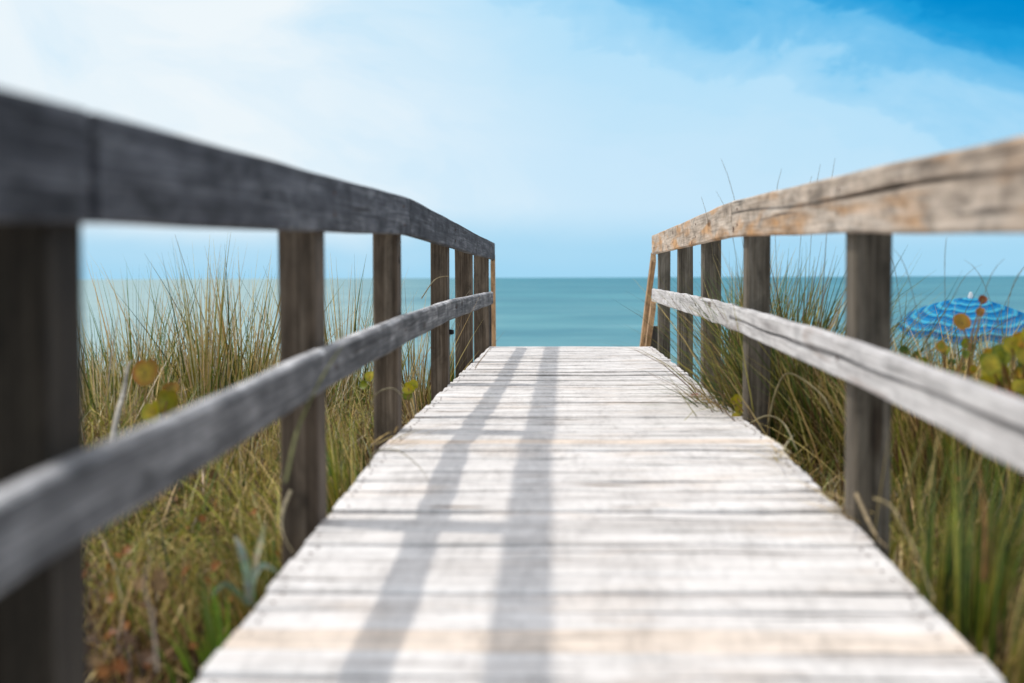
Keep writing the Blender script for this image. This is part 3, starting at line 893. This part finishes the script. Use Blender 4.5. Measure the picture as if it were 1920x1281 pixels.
# ------------------------------------------------------------------ sea grape sprigs
def leaf_mesh(mb, c, nrm, r, c_in, c_out, roll=0.0):
    nrm = Vector(nrm).normalized(); t1 = nrm.orthogonal().normalized(); t2 = nrm.cross(t1)
    ca, sa = math.cos(roll), math.sin(roll); t1, t2 = t1 * ca + t2 * sa, t2 * ca - t1 * sa
    curl_ = random.uniform(.05, .5)
    N = 18; V = [Vector(c)]; Cc = [tuple(c_in) + (1,)]
    for ring, rr in ((0, .55), (1, 1.0)):
        for k in range(N):
            a = 2 * math.pi * k / N
            rad = r * rr * (1 + .05 * math.sin(3 * a + roll) - .28 * math.exp(-((a - math.pi) / .3) ** 2))
            lift = r * (curl_ * abs(math.sin(a)) * rr ** 2 - .05 * rr + .12 * math.sin(2 * a + roll * 3) * rr)
            V.append(Vector(c) + t1 * rad * math.cos(a) + t2 * rad * math.sin(a) * .92 + nrm * lift)
            f = rr ** 2 * random.uniform(.5, 1.1)
            Cc.append(tuple(np.clip(np.array(c_in) * (1 - f) + np.array(c_out) * f, 0, 1)) + (1,))
    F = [(0, 1 + k, 1 + (k + 1) % N) for k in range(N)]
    F += [(1 + k, 1 + N + k, 1 + N + (k + 1) % N, 1 + (k + 1) % N) for k in range(N)]
    mb.add(V, F, col=Cc)


YG = (.30, .32, .02); OR = (.52, .20, .02); GN = (.10, .16, .02); YE = (.55, .42, .03); RD = (.33, .08, .02); DG = (.05, .09, .015)


def sprig(label, leaves, root, name='sea_grape_sprig'):
    rp = at(*root)
    o = thing(name, tuple(rp), label, 'plant')
    mb = MB()
    for (px, py, Y, r, ci, co) in leaves:
        p_ = at(px, py, Y)
        # petiole
        m1 = (rp + p_) / 2 + Vector((random.uniform(-.02, .02), 0, .03))
        L = [rp, m1, p_]
        for a, b in zip(L, L[1:]):
            d_ = (b - a).normalized(); s1 = d_.orthogonal().normalized(); s2 = d_.cross(s1)
            V = [q + (s1 * math.cos(t_) + s2 * math.sin(t_)) * .0035 for q in (a, b) for t_ in (0, 1.57, 3.14, 4.71)]
            mb.add(V, [(0, 1, 5, 4), (1, 2, 6, 5), (2, 3, 7, 6), (3, 0, 4, 7)], col=(.28, .17, .06, 1))
    mb.build('stem', M['twig'], o)
    for (px, py, Y, r, ci, co) in leaves:
        m_ = MB()
        leaf_mesh(m_, at(px, py, Y), (random.uniform(-.45, .25), -1, random.uniform(0, .5)), r, ci, co, random.uniform(0, 6))
        m_.build('leaf', M['leaf'], o, smooth=True)
    return o


sprig('orange and yellow round leaved sprig between the two nearest left posts', [(272, 697, 4.7, .050, (.34, .25, .015), (.30, .09, .01)), (313, 752, 4.7, .046, (.24, .24, .015), (.30, .20, .015)), (286, 772, 4.65, .038, (.42, .30, .015), YG), (322, 732, 4.75, .03, (.26, .20, .02), (.34, .12, .01))], (290, 830, 4.7))
sprig('small yellow leaved sprig between the third and fourth left posts', [(766, 728, 6.6, .030, YE, YG), (775, 722, 6.65, .026, YG, YE), (764, 742, 6.6, .024, YG, GN)], (768, 775, 6.6))
sprig('yellow leaf low behind the left middle rail by the third post', [(694, 706, 6.6, .028, YE, YG), (682, 722, 6.5, .022, YG, GN)], (690, 770, 6.6))
sprig('bright yellow leaved sprig at the foot of the second right post', [(1383, 748, 6.2, .024, YE, YG), (1388, 768, 6.15, .026, YE, YG), (1380, 783, 6.1, .022, YE, (.5, .45, .1)), (1376, 752, 6.25, .018, YG, YE)], (1388, 800, 6.15))
sprig('orange and green sea grape leaf upright in front of the striped umbrella', [(1803, 604, 5.2, .036, (.34, .22, .02), OR), (1842, 562, 5.3, .018, (.30, .10, .03), RD), (1838, 585, 5.25, .018, (.32, .16, .04), OR)], (1815, 720, 5.2))
bl = []
for k in range(95):
    px = random.uniform(1845, 2000); py = random.uniform(660, 800) - max(0, (px - 1845)) * .50
    Y = random.uniform(4.2, 5.1)
    ci, co = random.choice([(YG, GN), (YE, YG), (GN, DG), (OR, RD), (YE, OR), (GN, YG), (DG, GN), (YE, YG)])
    bl.append((px, py, Y, random.uniform(.016, .034), ci, co))
sprig('bushy sea grape plant with green, yellow and orange leaves at the right edge', bl, (1920, 860, 4.6), 'sea_grape_bush')
bl = []
for k in range(14):
    px = random.uniform(1690, 1850); py = random.uniform(640, 720)
    ci, co = random.choice([(YG, GN), (GN, DG), (YG, OR), (GN, YG), (DG, GN), (GN, DG)])
    bl.append((px, py, random.uniform(5.0, 5.8), random.uniform(.012, .024), ci, co))
sprig('low leafy sprig right of the nearest right post under the umbrella', bl, (1770, 800, 5.3))

# dead leaves caught in the grass
mb = MB()
for k in range(420):
    s_ = random.choice((-1, -1, 1))
    y = random.uniform(1.7, 5.5) if k < 240 else random.uniform(2.0, 3.6); s_ = s_ if k < 240 else -1; x = s_ * random.uniform(.80, .9 + y * .25) + (.06 if s_ > 0 else 0)
    z = float(G(x, y)) + random.uniform(.08, .36)
    c1 = random.choice([(.35, .12, .03), (.26, .15, .07), (.16, .09, .05), (.40, .16, .04), (.20, .12, .05), (.36, .22, .10)])
    leaf_mesh(mb, (x, y, z), (random.uniform(-1, 1), random.uniform(-1, .2), random.uniform(.1, 1)), random.uniform(.008, .02) if k < 240 else random.uniform(.008, .021), c1, tuple(q * .7 for q in c1), random.uniform(0, 6))
tag(mb.build('leaf_litter', M['leaf'], smooth=True), 'dead orange and brown leaves caught in the grass', 'leaf litter', None, 'stuff')

# pink flower on the deck
c = at(1303, 740, 7.1); c.z = deck_z(c.y) + .004
fl = thing('flower', tuple(c), 'tiny pink and white flower lying on the right edge of the deck', 'flower')
for k in range(5):
    a = k * 2 * math.pi / 5
    m_ = MB()
    leaf_mesh(m_, c + Vector((math.cos(a) * .013, math.sin(a) * .013, .010)), (math.cos(a) * .5, math.sin(a) * .5 - .4, 1), .012,
              (.75, .25, .38), (.85, .75, .76), a)
    m_.build('petal', M['leaf'], fl, smooth=True)

# ------------------------------------------------------------------ beach umbrella
UY = 23.5
top = at(1810, 552, UY)
gz = float(G(top.x, UY))
um = thing('beach_umbrella', (top.x, UY, gz), 'blue and turquoise striped beach umbrella on the sand beyond the dune', 'umbrella')
um.rotation_euler = (R(8), 0, 0)     # tipped a little towards the walk
H = top.z - gz
t = NT('striped_canopy')
rad = t.attr('tint').outputs['Fac']
wv = t.math('FRACT', t.math('MULTIPLY', rad, 5.5))
c = t.ramp(wv, [(0, lin(40, 138, 198)), (.30, lin(40, 138, 198)), (.36, lin(92, 190, 218)), (.60, lin(72, 176, 214)), (.66, lin(20, 108, 174)), (.94, lin(20, 108, 174)), (1, lin(40, 138, 198))])
tc = t.n('ShaderNodeTexCoord')
c = t.mix(t.math('MULTIPLY', t.noise(tc.outputs['Object'], 6, 3, .6), .3), c, g3(.05, .25, .36))
d = t.n('ShaderNodeBsdfDiffuse'); t.l(c, d.inputs[0])
tr = t.n('ShaderNodeBsdfTranslucent'); t.l(c, tr.inputs[0])
mx = t.n('ShaderNodeMixShader'); mx.inputs[0].default_value = .35
t.l(d.outputs[0], mx.inputs[1]); t.l(tr.outputs[0], mx.inputs[2]); t.l(mx.outputs[0], t.out.inputs[0])
M['canopy'] = t.mat
RAD, NG, NR_ = 1.14, 8, 12


def local_obj(mb, name, mat, parent, smooth=False):
    loc = parent.location.copy(); parent.location = (0, 0, 0)
    o = mb.build(name, mat, parent, smooth); parent.location = loc
    return o


mb = MB(); V, F, T_ = [], [], []
NA = NG * 8
for j in range(NR_ + 1):
    q = j / NR_
    for k in range(NA):
        a = 2 * math.pi * k / NA
        ph = (k % 8) / 8
        sag = math.sin(math.pi * ph)                      # between the ribs
        r = RAD * q * (1 - .045 * sag * q)
        z = H - .03 - .38 * (q ** 1.45) - .075 * sag * q * (1 - .2 * q)
        V.append((r * math.cos(a), r * math.sin(a), z)); T_.append(q)
for j in range(NR_):
    for k in range(NA):
        k2 = (k + 1) % NA
        F.append((j * NA + k, j * NA + k2, (j + 1) * NA + k2, (j + 1) * NA + k))
mb.add(V, F, None, T_)
can = local_obj(mb, 'canopy', M['canopy'], um, True)
mb = MB(); V, F, T_ = [], [], []
for j in range(3):
    for k in range(NA):
        a = 2 * math.pi * k / NA; ph = (k % 8) / 8; sag = math.sin(math.pi * ph)
        r = RAD * (1 - .045 * sag) + .004 + .012 * j * math.sin(a * 19)
        z = H - .03 - .38 - .075 * sag * .8 - j * .075 * (.8 + .2 * sag)
        V.append((r * math.cos(a), r * math.sin(a), z)); T_.append(1.0 + j * .09)
for j in range(2):
    for k in range(NA):
        k2 = (k + 1) % NA
        F.append((j * NA + k, j * NA + k2, (j + 1) * NA + k2, (j + 1) * NA + k))
mb.add(V, F, None, T_)
vo = MB(); vo.v, vo.f, vo.g, vo.t, vo.c, vo.m = mb.v, mb.f, mb.g, mb.t, mb.c, mb.m
local_obj(vo, 'valance', M['canopy'], um, True)


def cyl(mb, a, b, r0, r1, seg=10):
    a, b = Vector(a), Vector(b); d_ = (b - a).normalized(); s1 = d_.orthogonal().normalized(); s2 = d_.cross(s1)
    V = [q + (s1 * math.cos(2 * math.pi * k / seg) + s2 * math.sin(2 * math.pi * k / seg)) * r for q, r in ((a, r0), (b, r1)) for k in range(seg)]
    mb.add(V, [(k, (k + 1) % seg, seg + (k + 1) % seg, seg + k) for k in range(seg)] + [tuple(range(seg - 1, -1, -1)), tuple(range(seg, 2 * seg))])


mb = MB(); cyl(mb, (0, 0, -.35), (0, 0, H - .03), .02, .018); local_obj(mb, 'pole', M['pole'], um, True)
mb = MB(); cyl(mb, (0, 0, H - .04), (0, 0, H + .02), .04, .036); cyl(mb, (0, 0, H + .02), (0, 0, H + .06), .028, .022); local_obj(mb, 'finial', M['white_plastic'], um)
for k in range(NG):
    a = 2 * math.pi * k / NG; mb = MB()
    pr = None
    for j in range(7):
        q = j / 6
        pnt = (RAD * q * math.cos(a), RAD * q * math.sin(a), H - .045 - .38 * q ** 1.45)
        if pr: cyl(mb, pr, pnt, .005, .005, 5)
        pr = pnt
    local_obj(mb, 'rib', M['white_plastic'], um)

# ------------------------------------------------------------------ sky and sun
EL, AZ = R(57.5), R(-80)        # azimuth from +Y towards +X
w = bpy.data.worlds.new('World'); SC.world = w; w.use_nodes = True
nt = w.node_tree; nt.nodes.clear()
t = NT.__new__(NT); t.t = nt
t.out = t.n('ShaderNodeOutputWorld')
sky = t.n('ShaderNodeTexSky', sky_type='NISHITA')
sky.sun_disc = False; sky.sun_elevation = EL; sky.sun_rotation = AZ % (2 * math.pi)
sky.air_density = 1.0; sky.dust_density = .6; sky.ozone_density = 2.0
bgA = t.n('ShaderNodeBackground'); bgA.inputs[1].default_value = .12
t.l(sky.outputs[0], bgA.inputs[0])
tc = t.n('ShaderNodeTexCoord'); g = tc.outputs['Generated']
sp = t.n('ShaderNodeSeparateXYZ'); t.l(g, sp.inputs[0])
DX, DYY, DZZ = sp.outputs
n1 = t.noise(t.mapping(g, (5, 3, 10)), 1, 5, .55, .9)
n2 = t.noise(t.mapping(g, (16, 8, 30)), 1, 5, .6, .6)
nn = t.math('ADD', t.math('MULTIPLY', t.math('SUBTRACT', n1, .5), .085), t.math('MULTIPLY', t.math('SUBTRACT', n2, .5), .050))
s = t.math('ADD', t.math('ADD', t.math('MULTIPLY', DX, .32), t.math('MULTIPLY', DZZ, .95)), nn)
st_ = t.math('MULTIPLY', s, 38)                          # layered cloud edges
fl_ = t.math('FLOOR', st_)
stp = t.math('ADD', fl_, t.ramp(t.math('SUBTRACT', st_, fl_), [(.35, 0), (.65, 1)]))
s = t.math('ADD', t.math('MULTIPLY', s, .6), t.math('MULTIPLY', t.math('DIVIDE', stp, 38), .4))
P = lambda px: (px / 2667 + .1) / .6          # ramp position of a level
sr = t.math('DIVIDE', t.math('ADD', s, .1), .6)
cl = t.ramp(sr, [(P(0), lin(204, 233, 251)), (P(215), lin(200, 231, 251)), (P(330), lin(194, 229, 250)), (P(455), lin(182, 225, 250)),
                 (P(525), lin(142, 207, 244)), (P(585), lin(92, 184, 234)), (P(640), lin(32, 158, 220)), (P(710), lin(0, 138, 206))])
# broad pale cloud bank to the left, with a ragged layered edge
wx = t.math('ADD', t.math('MULTIPLY', DX, -1), t.math('ADD', t.math('MULTIPLY', DZZ, -.45), t.math('MULTIPLY', nn, 1.1)))
n3 = t.noise(t.mapping(g, (7, 4, 12)), 1, 5, .5, 1.0)                 # separate soft patches within the bank
pq = t.math('MULTIPLY', t.math('ADD', n3, t.math('MULTIPLY', wx, 1.2)), 16); pf = t.math('FLOOR', pq)
pt_ = t.math('DIVIDE', t.math('ADD', pf, t.ramp(t.math('SUBTRACT', pq, pf), [(.25, 0), (.75, 1)])), 16)
wh = t.math('MULTIPLY', t.ramp(t.math('ADD', wx, .2), [(.14, 0), (.30, 1), (.46, 1), (.60, .55)]), t.ramp(pt_, [(.40, .25), (.56, .6), (.78, 1.0)]))
cl = t.mix(wh, cl, lin(238, 247, 252))
hz = t.ramp(t.math('ADD', DZZ, t.math('MULTIPLY', t.math('SUBTRACT', n1, .5), .03)), [(0.0, .95), (.018, .8), (.05, .0)], 'EASE')
cl = t.mix(hz, cl, lin(160, 214, 243))
bgB = t.n('ShaderNodeBackground'); t.l(cl, bgB.inputs[0]); bgB.inputs[1].default_value = 1.0
mx = t.n('ShaderNodeMixShader')
fill_veil = t.noise(t.mapping(g, (2.2, 2.2, 3)), 1, 5, .6, .5)
cl2 = t.mix(t.ramp(DZZ, [(.24, 0), (.42, 1)]), cl, tuple(c_ * 1.75 for c_ in lin(233, 234, 235)[:3]) + (1,))      # bright cloud added overhead, out of view, as fill for the deck shadows
t.l(cl2, bgB.inputs[0])
t.l(t.math('MULTIPLY', t.ramp(DZZ, [(.28, 0), (.5, 1)]), t.ramp(fill_veil, [(.35, .1), (.65, .75)])), mx.inputs[0])
t.l(bgB.outputs[0], mx.inputs[1]); t.l(bgA.outputs[0], mx.inputs[2]); t.l(mx.outputs[0], t.out.inputs[0])

sd = bpy.data.lights.new('sun', 'SUN'); sd.energy = 2.0; sd.angle = R(1.5); sd.color = (1, .95, .88)
so = bpy.data.objects.new('sun', sd); COL.objects.link(so)
dirv = Vector((math.sin(AZ) * math.cos(EL), math.cos(AZ) * math.cos(EL), math.sin(EL)))
so.rotation_euler = dirv.to_track_quat('Z', 'Y').to_euler(); so.location = (-10, 2, 14)

SC.view_settings.view_transform = 'Standard'
SC.view_settings.look = 'None'
SC.view_settings.exposure = 0.0
SC.view_settings.gamma = 1.0
SC.view_settings.use_curve_mapping = False
SC.render.engine = 'CYCLES'
SC.cycles.max_bounces = 6
SC.cycles.use_denoising = True
